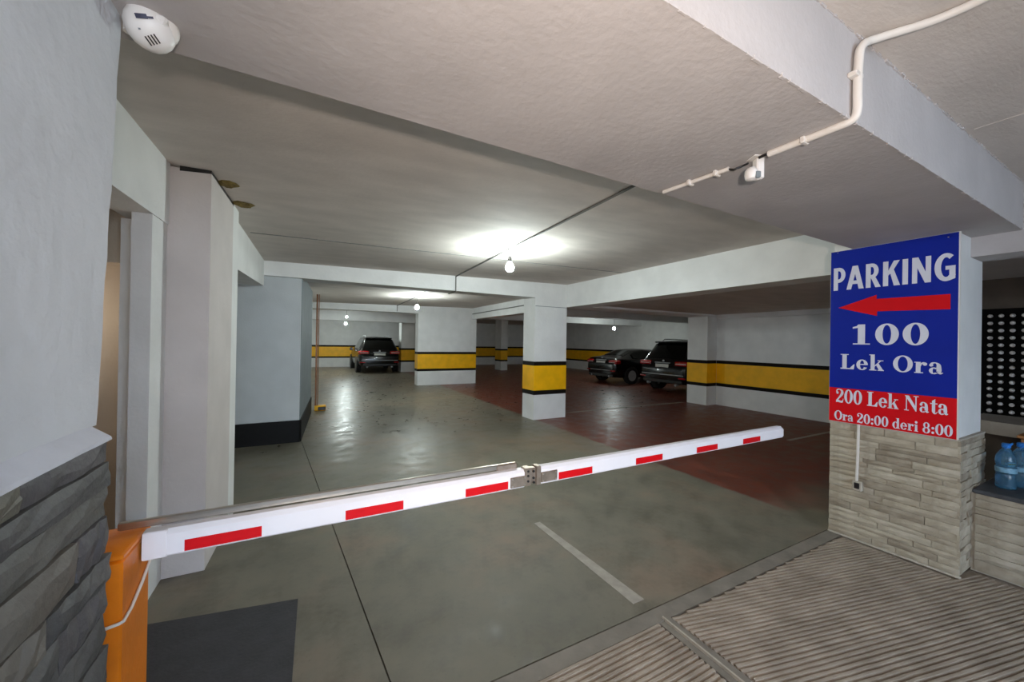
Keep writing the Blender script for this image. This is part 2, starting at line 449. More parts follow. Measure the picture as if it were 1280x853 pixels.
    bb = MB().prism([(-2.0, 6.672), (-.145, 6.672), (-.115, 6.70), (.028, 9.24), (.0, 9.24), (-.15, 6.72), (-2.0, 6.72)], 0, .335)
    struct('baseboard_left', bb, M_BASE)
    struct('wall_left_far', MB().box(-.3, -.06, 9.5, 24.2, 0, 2.9), M_WALL)
    # right side
    wr = struct('wall_right', MB().box(9.7, 9.9, 1.44, 6.97, 0, 2.9), M_WALL)
    cr = struct('pillar', MB().box(9.3, 9.72, 6.38, 6.97, 0, 2.9), M_WALL, label='white wall pier with a yellow band beside the parked cars')
    for nm, za, zb, m in (('black_line', .505, .59, M_BLK), ('yellow_band', .59, 1.115, M_YEL), ('black_line', 1.115, 1.20, M_BLK)):
        obj(nm, MB().box(9.695, 9.8, 1.6, 6.375, za, zb), m, wr)
        obj(nm, MB().box(9.296, 9.69, 6.376, 6.974, za, zb), m, cr)
    struct('wall_bay', MB().box(9.9, 14.6, 6.8, 6.97, 0, 2.9), M_WALL)
    wf = struct('wall_right_far', MB().box(14.55, 14.75, 6.97, 24.2, 0, 2.95), M_WALL)
    wb = struct('wall_back', MB().box(-.3, 16.8, 24.0, 24.3, 0, 2.95), M_WALL)
    for nm, za, zb, m in (('black_line', .52, .61, M_BLK), ('yellow_band', .61, 1.16, M_YEL), ('black_line', 1.16, 1.26, M_BLK)):
        obj(nm, MB().box(14.546, 14.7, 7.0, 23.99, za, zb), m, wf)
        obj(nm, MB().box(-.05, 14.54, 23.995, 24.1, za, zb), m, wb)
    # free pillars
    p = struct('pillar', MB().prism([(4.062, 6.62), (4.868, 6.62), (4.868, 7.05), (4.042, 7.05)], 0, 2.95), M_BEAM, label='white middle pillar with yellow band and black lines')
    for nm, za, zb, m in (('black_line', .515, .605, M_BLK), ('yellow_band', .605, 1.12, M_YEL), ('black_line', 1.12, 1.205, M_BLK)):
        obj(nm, MB().prism([(4.058, 6.616), (4.872, 6.616), (4.872, 7.054), (4.038, 7.054)], za, zb), m, p)
    obj('beam_seam', MB().box(4.072, 4.86, 6.616, 6.63, 2.352, 2.362), M_GREY, p)
    p = struct('pillar', MB().box(3.35, 5.58, 13.37, 13.78, 0, 2.8), M_BEAM, label='wide white wall pillar behind the middle pillar')
    band_ring(p, 3.35, 5.58, 13.37, 13.78)
    p = struct('pillar', MB().box(4.0, 4.85, 19.3, 19.9, 0, 2.9), M_WALL, label='shaded pillar beside the far parked car')
    band_ring(p, 4.0, 4.85, 19.3, 19.9)
    p = struct('pillar', MB().box(9.45, 9.87, 19.0, 19.75, 0, 2.9), M_WALL, label='slim far pillar seen left of the middle pillar')
    band_ring(p, 9.45, 9.87, 19.0, 19.75)
    # room behind the entrance, right of the low wall
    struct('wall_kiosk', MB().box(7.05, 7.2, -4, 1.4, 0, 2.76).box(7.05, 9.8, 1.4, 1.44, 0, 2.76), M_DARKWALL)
    struct('ceiling_beam', MB().box(4.30, 4.60, -4, .86, 2.285, 2.752), M_SLABEND, label='beam above the low stone wall')
    struct('wall_unseen_block', MB().box(2.6, 7.2, -3.6, -3.4, 0, 2.76), M_WALL)  # unseen wall added behind the camera to cut daylight on the right
    struct('wall_unseen_block', MB().box(4.78, 7.2, -3.39, -3.2, 0, 2.3), M_WALL)
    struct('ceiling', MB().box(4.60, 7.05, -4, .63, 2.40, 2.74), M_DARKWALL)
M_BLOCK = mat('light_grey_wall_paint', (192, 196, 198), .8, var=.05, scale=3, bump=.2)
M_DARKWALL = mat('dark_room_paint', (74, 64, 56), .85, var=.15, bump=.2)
build_shell()

# ------------------------------------------------------------------ stone cladding
def stone_mb(w, h, d, rnd, rough, nx=4, nz=2):
    """one split-face stone, local x = along the wall, y = outwards, z = up, back at y = 0"""
    v = []; f = []
    for j in range(nz+1):
        for i in range(nx+1):
            e = (i in (0, nx)) or (j in (0, nz))
            x = w*i/nx+(0 if i in (0, nx) else rnd.uniform(-.1, .1)*w/nx)
            z = h*j/nz+(0 if j in (0, nz) else rnd.uniform(-.12, .12)*h)
            v.append((x, d*(.72 if e else 1)+rnd.uniform(-1, 1)*rough, z))
    for j in range(nz):
        for i in range(nx):
            a = j*(nx+1)+i; f.append((a, a+1, a+nx+2, a+nx+1))
    n = len(v)
    v += [(0, 0, 0), (w, 0, 0), (w, 0, h), (0, 0, h)]
    bot = list(range(nx+1)); top = [nz*(nx+1)+i for i in range(nx+1)]
    f += [tuple(bot)+(n+1, n), tuple(reversed(top))+(n+3, n+2),
          tuple(j*(nx+1) for j in range(nz, -1, -1))+(n, n+3), tuple(j*(nx+1)+nx for j in range(nz+1))+(n+2, n+1)]
    return MB().add(v, f)
def clad(parent, origin, along, width, z0, z1, hr, wr, dr, rough, mats, gap, rnd, name='stone', nx=4, nz=2):
    along = Vector(along); out = Vector((along.y, -along.x, 0))
    z = z0; k = 0
    while z < z1-.012:
        h = rnd.uniform(*hr)
        if z1-(z+h) < hr[0]*.6: h = z1-z
        t = 0 if k % 2 else 0
        while t < width-.01:
            w = rnd.uniform(*wr)
            if width-(t+w) < wr[0]*.6: w = width-t
            d = rnd.uniform(*dr)
            me = stone_mb(w-gap, h-gap, d, rnd, rough, nx, nz).mesh(name, rnd.choice(mats))
            o = link(name, me, parent)
            p = Vector(origin)+along*(t+gap/2)
            o.matrix_local = Matrix(((along.x, out.x, 0, p.x), (along.y, out.y, 0, p.y), (0, 0, 1, z+gap/2), (0, 0, 0, 1)))
            t += w
        z += h; k += 1

def build_left_wall():
    rnd = random.Random(3)
    yt = lambda z: 1.275+.085*(z-1.39)/1.04
    w = struct('wall_left', MB().box(-.80, -.452, -4, 1.235, 0, 1.39), M_ROUGHWALL)
    n = 26; v = []
    zs = [1.385+(2.9-1.385)*k/n for k in range(n+1)]
    for z in zs:      # upper plaster, its free edge hand-trowelled
        y = yt(z)+rnd.uniform(-.004, .004)
        v += [(-.80, -4, z), (-.450, -4, z), (-.450, y-.012, z), (-.458, y, z), (-.80, y, z)]
    f = [(4, 3, 2, 1, 0), tuple(n*5+k for k in range(5))]+[(i*5+k, i*5+(k+1) % 5, i*5+5+(k+1) % 5, i*5+5+k) for i in range(n) for k in range(5)]
    obj('upper_plaster', MB().add(v, f), M_ROUGHWALL, w)
    obj('cladding_bed', MB().box(-.452, -.434, -1.4, 1.235, 0, 1.355), M_MORTARD, w)
    m = 40; v = []
    for k in range(m+1):
        y = -1.4+(1.239+1.4)*k/m
        v += [(-.452, y, 1.35), (-.413+rnd.uniform(-.003, .002), y, 1.353), (-.417, y, 1.361+rnd.uniform(-.001, .001)), (-.4495, y, 1.386+rnd.uniform(-.004, .004)), (-.452, y, 1.386)]
    f = [(0, 1, 2, 3, 4), tuple(m*5+k for k in (4, 3, 2, 1, 0))]+[(i*5+k, i*5+5+k, i*5+5+(k+1) % 5, i*5+(k+1) % 5) for i in range(m) for k in range(5)]
    obj('mortar_cap', MB().add(v, f), M_CAP, w)
    clad(w, (-.434, -.9, 0), (0, 1, 0), 2.14, 0, 1.356, (.055, .105), (.22, .52), (.013, .030), .0042, M_SLATE, .003, rnd, 'stone', 8, 3)
build_left_wall()

def build_sign_pillar():
    rnd = random.Random(11)
    p = struct('pillar', MB().box(4.022, 4.60, .86, 1.575, 0, 2.76), M_WALL, label='square pillar carrying the parking sign on a stone base')
    obj('base_core', MB().box(4.018, 4.62, .846, 1.578, 0, .962), M_MORTAR, p)
    obj('mortar_foot', MB().bevbox(3.994, 4.03, .828, 1.59, 0, .016, .006), M_MORTAR, p)
    obj('mortar_cap', MB().prism([(4.004, .838), (4.62, .838), (4.62, 1.585), (4.004, 1.585)], .955, .968), M_MORTAR, p)
    # face towards the ramp (-x): along = -y, out = -x
    clad(p, (4.019, 1.586, 0.018), (0, -1, 0), .752, .018, .958, (.034, .062), (.14, .40), (.010, .022), .0025, M_STONE, .003, rnd)
    # face towards -y: along = +x, out = -y
    clad(p, (4.006, .848, 0.018), (1, 0, 0), .606, .018, .958, (.04, .07), (.12, .34), (.010, .022), .004, M_STONE[1:], .003, rnd)
    w = struct('wall_low', MB().box(4.262, 4.78, -4, .835, 0, .565), M_MORTAR, label='low stone wall beside the sign pillar')
    clad(w, (4.263, .815, .01), (0, -1, 0), 2.2, .01, .565, (.045, .085), (.15, .42), (.012, .024), .003, M_STONE, .003, rnd)
    obj('slate_top', MB().bevbox(4.232, 4.82, -4, .826, .566, .597, .006), M_SLATETOP, w)
build_sign_pillar()

# ------------------------------------------------------------------ parking sign lettering
class Glyphs:
    """bold serif and sans letters drawn as strokes, rings and polygons; cap height 1, x-height .66"""
    def __init__(s): s.polys = []
    def rect(s, x0, y0, x1, y1): s.polys.append([(x0, y0), (x1, y0), (x1, y1), (x0, y1)])
    def poly(s, *p): s.polys.append(list(p))
    def ring(s, cx, cy, rx, ry, tx, ty, a0=0, a1=360, n=36):
        k = max(4, int(n*abs(a1-a0)/360))
        for i in range(k):
            q = []
            for a, fx, fy in ((i, rx, ry), (i+1, rx, ry), (i+1, rx-tx, ry-ty), (i, rx-tx, ry-ty)):
                t = math.radians(a0+(a1-a0)*a/k); q.append((cx+fx*math.cos(t), cy+fy*math.sin(t)))
            s.polys.append(q)
    def disc(s, cx, cy, r, n=16): s.polys.append([(cx+r*math.cos(2*PI*i/n), cy+r*math.sin(2*PI*i/n)) for i in range(n)])
    def stroke(s, pts, n=7):
        """pts (x, y, w): smoothed stroke of varying width"""
        P = [pts[0]]+list(pts)+[pts[-1]]; S = []
        for i in range(1, len(P)-2):
            for k in range(n):
                t = k/n; a, b, c, d = P[i-1], P[i], P[i+1], P[i+2]
                S.append([.5*(2*b[j]+(c[j]-a[j])*t+(2*a[j]-5*b[j]+4*c[j]-d[j])*t*t+(3*b[j]-a[j]-3*c[j]+d[j])*t**3) for j in range(3)])
        S.append(list(pts[-1])); E = []
        for i, (x, y, w) in enumerate(S):
            dx = S[min(i+1, len(S)-1)][0]-S[max(i-1, 0)][0]; dy = S[min(i+1, len(S)-1)][1]-S[max(i-1, 0)][1]
            l = math.hypot(dx, dy) or 1; E.append(((x-dy/l*w/2, y+dx/l*w/2), (x+dy/l*w/2, y-dx/l*w/2)))
        for i in range(len(E)-1): s.polys.append([E[i][0], E[i+1][0], E[i+1][1], E[i][1]])

def serif(ch):
    g = Glyphs(); H = .055
    if ch in '0O':
        w = .70 if ch == '0' else .92
        g.ring(w/2, .5, w/2-.02, .515, .21 if ch == '0' else .22, .07); return g, w
    if ch == '1':
        g.rect(.20, 0, .42, 1); g.rect(.05, 0, .57, H); g.poly((.04, .80), (.20, .83), (.21, 1.0), (.16, .92), (.04, .875)); return g, .64
    if ch == 'L':
        g.rect(.12, 0, .36, 1); g.rect(.02, 1-H, .46, 1); g.rect(.02, 0, .74, H+.02); g.poly((.74, 0), (.78, .33), (.73, .33), (.52, .06), (.52, 0)); return g, .82
    if ch == 'N':
        g.rect(.13, 0, .20, 1); g.rect(.72, 0, .80, 1); g.poly((.05, 1), (.32, 1), (.80, .22), (.80, 0), (.74, 0), (.13, .90)); g.rect(.02, 0, .32, H); g.rect(.60, 1-H, .92, 1); return g, .95
    if ch == 'e':
        g.ring(.32, .33, .295, .345, .19, .06, 10, 330); g.rect(.13, .32, .60, .385); g.ring(.32, .33, .295, .345, .16, .06, 0, 12); return g, .64
    if ch == 'k':
        g.rect(.08, 0, .28, 1.02); g.rect(.01, .97, .28, 1.02); g.rect(.01, 0, .37, H); g.poly((.28, .24), (.28, .32), (.52, .62), (.60, .62)); g.poly((.33, .38), (.46, .48), (.70, .04), (.49, .04)); g.rect(.42, 0, .73, H); g.rect(.42, .61, .70, .66); return g, .74
    if ch == 'r':
        g.rect(.08, 0, .28, .66); g.rect(.01, .61, .28, .66); g.rect(.01, 0, .39, H); g.stroke([(.26, .42, .07), (.33, .58, .07), (.44, .61, .10)]); g.disc(.46, .545, .095); return g, .56
    if ch == 'a':
        g.stroke([(.12, .50, .15), (.17, .61, .10), (.31, .635, .06), (.42, .52, .16), (.44, .30, .20), (.44, .14, .20)]); g.disc(.13, .50, .085)
        g.ring(.24, .18, .20, .195, .15, .055, 40, 320); g.stroke([(.34, .40, .05), (.44, .40, .06)]); g.stroke([(.44, .14, .20), (.50, .04, .10), (.60, .08, .04)]); return g, .63
    if ch == 't':
        g.rect(.14, .12, .33, .80); g.poly((.14, .80), (.33, .93), (.33, .70), (.14, .70)); g.rect(.03, .60, .46, .66); g.stroke([(.235, .14, .19), (.29, .03, .12), (.38, .03, .05), (.46, .14, .03)]); return g, .47
    if ch == 'd':
        g.rect(.42, 0, .62, 1.02); g.rect(.34, .97, .62, 1.02); g.rect(.42, 0, .71, H); g.ring(.31, .33, .285, .345, .19, .06, 40, 320); return g, .72
    if ch == 'i':
        g.rect(.09, 0, .29, .66); g.rect(.02, .61, .29, .66); g.rect(.02, 0, .36, H); g.disc(.19, .88, .115); return g, .37
    if ch == '2':
        g.disc(.16, .72, .10); g.stroke([(.08, .73, .06), (.14, .92, .09), (.33, .985, .07), (.53, .86, .17), (.53, .66, .2), (.36, .42, .13), (.14, .17, .09), (.09, .08, .1)])
        g.poly((.05, 0), (.10, .17), (.24, .20), (.44, .12), (.58, .17), (.62, .30), (.66, .30), (.60, .02), (.52, -.01), (.38, 0), (.22, .03)); return g, .69
    if ch == '8':
        g.ring(.34, .74, .26, .27, .15, .06); g.ring(.34, .27, .31, .285, .18, .065); return g, .69
    if ch == ':':
        g.disc(.17, .12, .115); g.disc(.17, .54, .115); return g, .34
    return g, .33
def sans(ch):
    g = Glyphs(); t = .20
    if ch == 'P':
        g.rect(.06, 0, .06+t, 1); g.ring(.30, .67, .29, .33, .19, .15, -90, 90); g.rect(.2, .85, .31, 1.0); g.rect(.2, .34, .31, .49); return g, .62
    if ch == 'R':
        g.rect(.06, 0, .06+t, 1); g.ring(.30, .69, .27, .31, .18, .145, -90, 90); g.rect(.2, .855, .31, 1.0); g.rect(.2, .38, .31, .525); g.poly((.27, .40), (.45, .42), (.66, 0), (.45, 0)); return g, .66
    if ch == 'A':
        g.poly((.0, 0), (.20, 0), (.42, .86), (.46, 1), (.25, 1)); g.poly((.52, 0), (.73, 0), (.48, 1), (.27, 1), (.32, .86)); g.rect(.15, .22, .58, .37); return g, .73
    if ch == 'K':
        g.rect(.06, 0, .06+t, 1); g.poly((.24, .40), (.24, .58), (.46, 1), (.68, 1), (.42, .58)); g.poly((.32, .55), (.46, .66), (.70, 0), (.47, 0)); return g, .70
    if ch == 'I':
        g.rect(.06, 0, .06+t, 1); return g, .32
    if ch == 'N':
        g.rect(.06, 0, .24, 1); g.rect(.52, 0, .70, 1); g.poly((.06, 1), (.27, 1), (.70, .0), (.50, 0)); return g, .76
    if ch == 'G':
        g.ring(.40, .5, .37, .515, .21, .15, 52, 325); g.rect(.50, .07, .69, .54); g.rect(.38, .40, .69, .54); g.poly((.5, .0), (.69, .07), (.69, .2), (.5, .2)); return g, .74
    return g, .3
def text_mb(txt, font, u0, u1, z0, h, x, y0, track=0):
    """letters on the plane x, u running along -y from y0"""
    gl = []; pen = 0
    for ch in txt:
        g, w = font(ch)
        gl.append((g, pen)); pen += w+track
    ink = [px+p for g, p in gl for q in g.polys for px, _ in q]
    a, b = min(ink), max(ink); sx = (u1-u0)/(b-a)
    out = []
    for g, p in gl:
        if not g.polys: continue
        mb = MB()
        for k, q in enumerate(g.polys):      # overlapping strokes of a letter are layered by a hair
            mb.add([(x-k*.00003, y0-(u0+(px+p-a)*sx), z0+pz*h) for px, pz in q], [tuple(range(len(q)))])
        out.append(mb)
    return out
def build_sign():
    s = thing('parking_sign', 'blue and red PARKING sign panel on the stone-based pillar', 'sign', (4.0, 1.2, .967))
    inv = Matrix.Translation((-4.0, -1.2, -.967))
    def part(name, mb, m):
        me = mb.mesh(name, m); me.transform(inv)
        # letters face the camera side whatever recalc decided
        return link(name, me, s)
    yL, yR, zb, zt = 1.588, .846, .966, 2.429
    part('backing_panel', MB().box(3.992, 4.018, yR, yL, zb, zt), M_SEDGE)
    part('blue_field', MB().box(3.9905, 3.993, yR+.006, yL-.002, 1.256, zt-.003), M_BLUE)
    part('red_field', MB().box(3.9905, 3.993, yR+.006, yL-.002, zb+.002, 1.256), M_SRED)
    X = 3.9895
    part('arrow', MB().add([(X, yL-u, z) for u, z in ((.058, 1.94), (.305, 2.028), (.305, 1.995), (.70, 1.993), (.70, 1.885), (.309, 1.895), (.309, 1.858))], [(0, 1, 2, 3, 4, 5, 6)]), M_SRED)
    for mb in text_mb('PARKING', sans, .022, .724, 2.09, .194, X, yL, .02): part('letter', mb, M_SWHITE)
    for mb in text_mb('100', serif, .157, .596, 1.628, .165, X, yL, .06): part('letter', mb, M_SWHITE)
    for mb in text_mb('Lek Ora', serif, .078, .670, 1.420, .126, X, yL, .03): part('letter', mb, M_SWHITE)
    for mb in text_mb('200 Lek Nata', serif, .050, .697, 1.132, .114, X, yL, .0): part('letter', mb, M_SWHITE)
    for mb in text_mb('Ora 20:00 deri 8:00', serif, .040, .719, .983, .078, X, yL, .0): part('letter', mb, M_SWHITE)
    for y, z in ((yL-.05, zt-.014), (yR+.055, zt-.03)):
        part('screw', MB().lathe([(.004, -.004), (.004, .002)], 8, (3.990, y, z), 'x'), M_CHROME)
build_sign()
def at_px(x): return x
def build_pillar_cable():
    c = thing('cable_conduit', 'thin white conduit dropping to a socket below the sign', 'conduit', (3.985, 1.383, .47))
    obj('conduit_tube', MB().tube([(-.006, .006, .03), (-.006, 0, .25), (-.006, -.002, .50)], .0095, 8), M_CREAM, c)
    b = obj('socket_box', MB().bevbox(-.02, .02, -.03, .03, -.045, .035, .006), M_MORTAR, c)
    obj('socket_hole', MB().bevbox(-.024, -.012, -.017, .017, -.026, .022, .003), M_DARKPL, b)
build_pillar_cable()

# ------------------------------------------------------------------ barrier
def build_barrier():
    t = thing('barrier_post', 'orange metal barrier post beside the slate-clad wall', 'post', (-.56, 1.55, 0))
    obj('housing', MB().bevbox(-.10, .10, -.098, .105, .012, .965, .008), M_ORANGE, t, True)
    obj('base_plate', MB().box(-.12, .115, -.1, .12, 0, .012), M_STEEL, t)
    obj('top_cap', MB().bevbox(-.102, .102, -.1, .107, .965, .982, .004), M_ORANGE, t, True)
    obj('cable', MB().tube([(.106, .12, .88), (.106, .03, .832), (.106, -.05, .80), (.105, -.1, .793), (.098, -.104, .791), (.05, -.104, .782)], .0045, 8), M_CREAM, t, True)
    b = thing('barrier_boom', 'white folding barrier boom with red stripes across the entrance', 'barrier', (-.455, 1.60, .945))
    y0, y1 = -.03, .012
    def arm(x0, x1, name, end=False):
        z0, z1 = -.047, .038
        xs = [x0, x1-.02, x1] if end else [x0, x1]
        mb = MB(); v = []
        for i, x in enumerate(xs):
            k = .012 if (end and i == 2) else 0
            prof = [(y0, z0+.006), (y0+.006, z0), (y1, z0), (y1, z1), (y0+.014, z1), (y0, z1-.014)]
            v += [(x, y+(.0 if y > 0 else k*.3), z-(k if z > 0 else -k*.5)) for y, z in prof]
        f = [tuple(range(6))]
        for i in range(len(xs)-1):
            f += [(i*6+k, i*6+6+k, i*6+6+(k+1) % 6, i*6+(k+1) % 6) for k in range(6)]
        f.append(tuple(range(len(xs)*6-1, len(xs)*6-7, -1)))
        return obj(name, mb.add(v, f), M_BOOM, b)
    a1 = arm(0, 1.375, 'boom_arm'); a2 = arm(1.462, 3.692, 'boom_arm', True)
    X = lambda w: w+.455
    for (xa, xb), a in zip(((-.351, -.142), (.127, .345), (.617, .830), (1.120, 1.338), (1.660, 1.880), (2.198, 2.412), (2.702, 2.912)), (a1,)*3+(a2,)*4):
        obj('red_stripe', MB().box(X(xa), X(xb), y0-.0015, y0+.002, -.039, -.003), M_RED, a)
    # folding joint
    j = obj('joint_plate', MB().bevbox(X(.842), X(.925), y0-.006, y0+.001, -.038, .012, .002), M_STEEL, b)
    for x, z in ((.85, -.03), (.85, .004), (.916, -.03), (.916, .004)):
        obj('bolt', MB().lathe([(.0045, -.004), (.0045, 0)], 8, (X(x), y0-.006, z), 'y'), M_CHROME, j)
    j2 = obj('joint_plate', MB().bevbox(X(1.012), X(1.108), y0-.006, y0+.001, -.036, .014, .002), M_STEEL, b)
    for x, z in ((1.022, -.028), (1.022, .006), (1.098, -.028), (1.098, .006)):
        obj('bolt', MB().lathe([(.0045, -.004), (.0045, 0)], 8, (X(x), y0-.006, z), 'y'), M_CHROME, j2)
    h = MB()
    h.bevbox(X(.92), X(.955), y0-.004, y1, -.042, .045, .003).bevbox(X(.955), X(.985), y0+.004, y1-.006, -.036, .04, .003)
    h.bevbox(X(.985), X(1.012), y0-.004, y1, -.046, .046, .003)
    hj = obj('folding_hinge', h, M_STEEL, b)
    for x, z in ((.937, .03), (.937, .008), (.937, -.018), (.968, .026), (.968, -.006), (.97, -.028)):
        obj('bolt', MB().lathe([(.006, -.005), (.006, 0)], 8, (X(x), y0-.002, z), 'y'), M_DARKPL, hj)
    # steel pull rod above the first arm
    obj('pull_rod', MB().bevbox(-.07, X(.80), .014, .030, .041, .066, .003), M_CHROME, b)
    obj('rod_end', MB().bevbox(X(.79), X(.90), .010, .034, .034, .066, .006), M_STEEL, b)
    # end socket sleeve at the post
    obj('mounting_sleeve', MB().bevbox(.0, .06, y0-.001, y1+.001, -.048, .039, .003), M_BOOM, b)
build_barrier()

# ------------------------------------------------------------------ conduits, sensor, alarm siren, bulbs
def smooth_path(pts, n=6):
    P = [Vector(p) for p in pts]; P = [P[0]]+P+[P[-1]]; out = []
    for i in range(1, len(P)-2):
        for k in range(n):
            t = k/n; a, b, c, d = P[i-1], P[i], P[i+1], P[i+2]
            out.append(.5*(2*b+(c-a)*t+(2*a-5*b+4*c-d)*t*t+(3*b-a-3*c+d)*t**3))
    out.append(P[-2]); return out
def build_conduits():
    c = thing('conduit_run', 'cream plastic conduit bending down from ceiling onto the low beam', 'conduit', (1.72, .6, 2.42))
    O = Vector((1.72, .6, 2.42))
    R = lambda *p: [Vector(q)-O for q in p]
    obj('conduit_tube', MB().tube(smooth_path(R((1.888, -.2, 2.736), (1.90, .25, 2.736), (1.886, .44, 2.735), (1.80, .575, 2.725), (1.735, .606, 2.69), (1.722, .612, 2.62), (1.718, .612, 2.52), (1.717, .612, 2.455), (1.715, .625, 2.425), (1.708, .68, 2.418), (1.705, .80, 2.418), (1.702, .90, 2.418))), .014, 12), M_CREAM, c, True)
    obj('conduit_tube', MB().tube(R((1.690, 1.065, 2.418), (1.672, 1.22, 2.418), (1.652, 1.40, 2.418)), .0105, 10), M_CREAM, c, True)
    for p, ax in (((1.718, .624, 2.58), 'v'), ((1.705, .77, 2.424), 'h'), ((1.684, 1.12, 2.424), 'h'), ((1.668, 1.25, 2.424), 'h')):
        q = Vector(p)-O
        if ax == 'v': obj('clip', MB().bevbox(q.x-.034, q.x+.02, q.y-.022, q.y+.006, q.z-.01, q.z+.008, .003), M_CREAM, c)
        else: obj('clip', MB().bevbox(q.x-.02, q.x+.02, q.y-.008, q.y+.008, q.z-.022, q.z+.005, .003), M_CREAM, c)
    obj('loose_wire', MB().tube(smooth_path(R((1.690, 1.07, 2.418), (1.70, 1.045, 2.408), (1.686, 1.03, 2.404), (1.704, 1.015, 2.412), (1.703, .985, 2.414))), .0045, 6), M_DARKPL, c, True)
    obj('loose_wire', MB().tube(smooth_path(R((1.702, .895, 2.418), (1.704, .915, 2.421), (1.703, .94, 2.419))), .006, 6), M_DARKPL, c, True)
    s = thing('motion_sensor', 'small white motion sensor under the low beam between conduit ends', 'sensor', (1.702, .965, 2.43), math.radians(-28))
    obj('mounting_plate', MB().bevbox(-.012, .043, -.03, .03, -.004, .0, .0015), M_WHITEPL, s)
    obj('bracket', MB().bevbox(.008, .042, -.018, .018, -.098, -.003, .006), M_WHITEPL, s, True)
    h = obj('sensor_head', MB().lathe([(.010, -.104), (.022, -.098), (.026, -.08), (.025, -.062), (.016, -.05), (.006, -.047)], 16, (-.010, -.006, 0)), M_WHITEPL, s, True)
    obj('lens_window', MB().bevbox(-.006, .016, -.034, -.02, -.1, -.072, .003), M_GREY, h)
    # grey ceiling conduit past the bulb
    c = thing('ceiling_conduit', 'thin grey conduit along the ceiling to the first hanging bulb', 'conduit', (2.2, 4, 2.79))
    O = Vector((2.2, 4, 2.79))
    z = lambda x: cz(x)-.013
    obj('conduit_tube', MB().tube(R((2.09, 1.45, z(2.09)), (2.21, 4.1, z(2.21)), (2.335, 6.606, z(2.33)), (2.335, 6.606, 2.52), (2.335, 6.75, 2.517), (2.335, 7.0, 2.517)), .011, 8), M_GREYPIPE, c, True)
    obj('junction_box', MB().lathe([(.03, -.018), (.03, .012)], 12, R((2.235, 4.28, z(2.2)))[0]), M_GREYPIPE, c)
    c = thing('ceiling_conduit', 'thin grey conduit to the second bulb behind the cross beam', 'conduit', (2.4, 9, 2.79))
    O = Vector((2.4, 9, 2.79))
    obj('conduit_tube', MB().tube(R((2.345, 7.02, z(2.33)), (2.52, 10.3, z(2.5)), (2.60, 13.33, z(2.6)), (2.60, 13.33, 2.6)), .013, 8), M_GREYPIPE, c, True)
    c = thing('ceiling_conduit', 'thin grey conduit along the beam behind the middle pillar', 'conduit', (5.38, 10, 2.62))
    O = Vector((5.38, 10, 2.62))
    obj('conduit_tube', MB().tube(R((5.385, 7.1, 2.68), (5.385, 13.3, 2.64)), .016, 8), M_GREYPIPE, c, True)
build_conduits()

def bulb(loc, top, label, r=.055, m=None):
    t = thing('hanging_bulb', label, 'bulb', loc, 0, 'bare hanging bulbs')
    m = m or M_BULB
    obj('glass_bulb', MB().lathe([(.001, -r), (r*.5, -r*.88), (r*.87, -r*.5), (r, 0), (r*.87, r*.5), (r*.6, r*.95), (r*.42, r*1.35)], 16), m, t, True)
    obj('lamp_holder', MB().lathe([(r*.45, r*1.3), (r*.5, r*1.5), (r*.42, r*2.4), (r*.2, r*2.7)], 12), M_DARKPL, t, True)
    obj('cord', MB().tube([(0, 0, r*2.6), (0, 0, top-loc[2])], .004, 6), M_DARKPL, t)
bulb((2.235, 4.28, 2.555), cz(2.2)-.02, 'glowing bare bulb nearest the camera, below the ceiling conduit')
bulb((2.50, 10.15, 2.49), cz(2.5)-.01, 'glowing bare bulb above the wide pillar behind the cross beam')
bulb((1.455, 19.8, 2.35), cz(1.3), 'glowing bare bulb above the far parked car, lower one of two')
bulb((1.16, 15.4, 2.44), cz(1.2), 'small glowing bulb above the far parked car, upper one of two', .032, M_DIMBULB)
bulb((11.2, 11.9, 2.24), cz(5), 'glowing bare bulb above the parked cars on the right', .055, M_DIMBULB)
bulb((-1.75, 3.58, 1.75), 2.62, 'warm bulb in the side room behind the left wall', .04, M_WARMBULB)

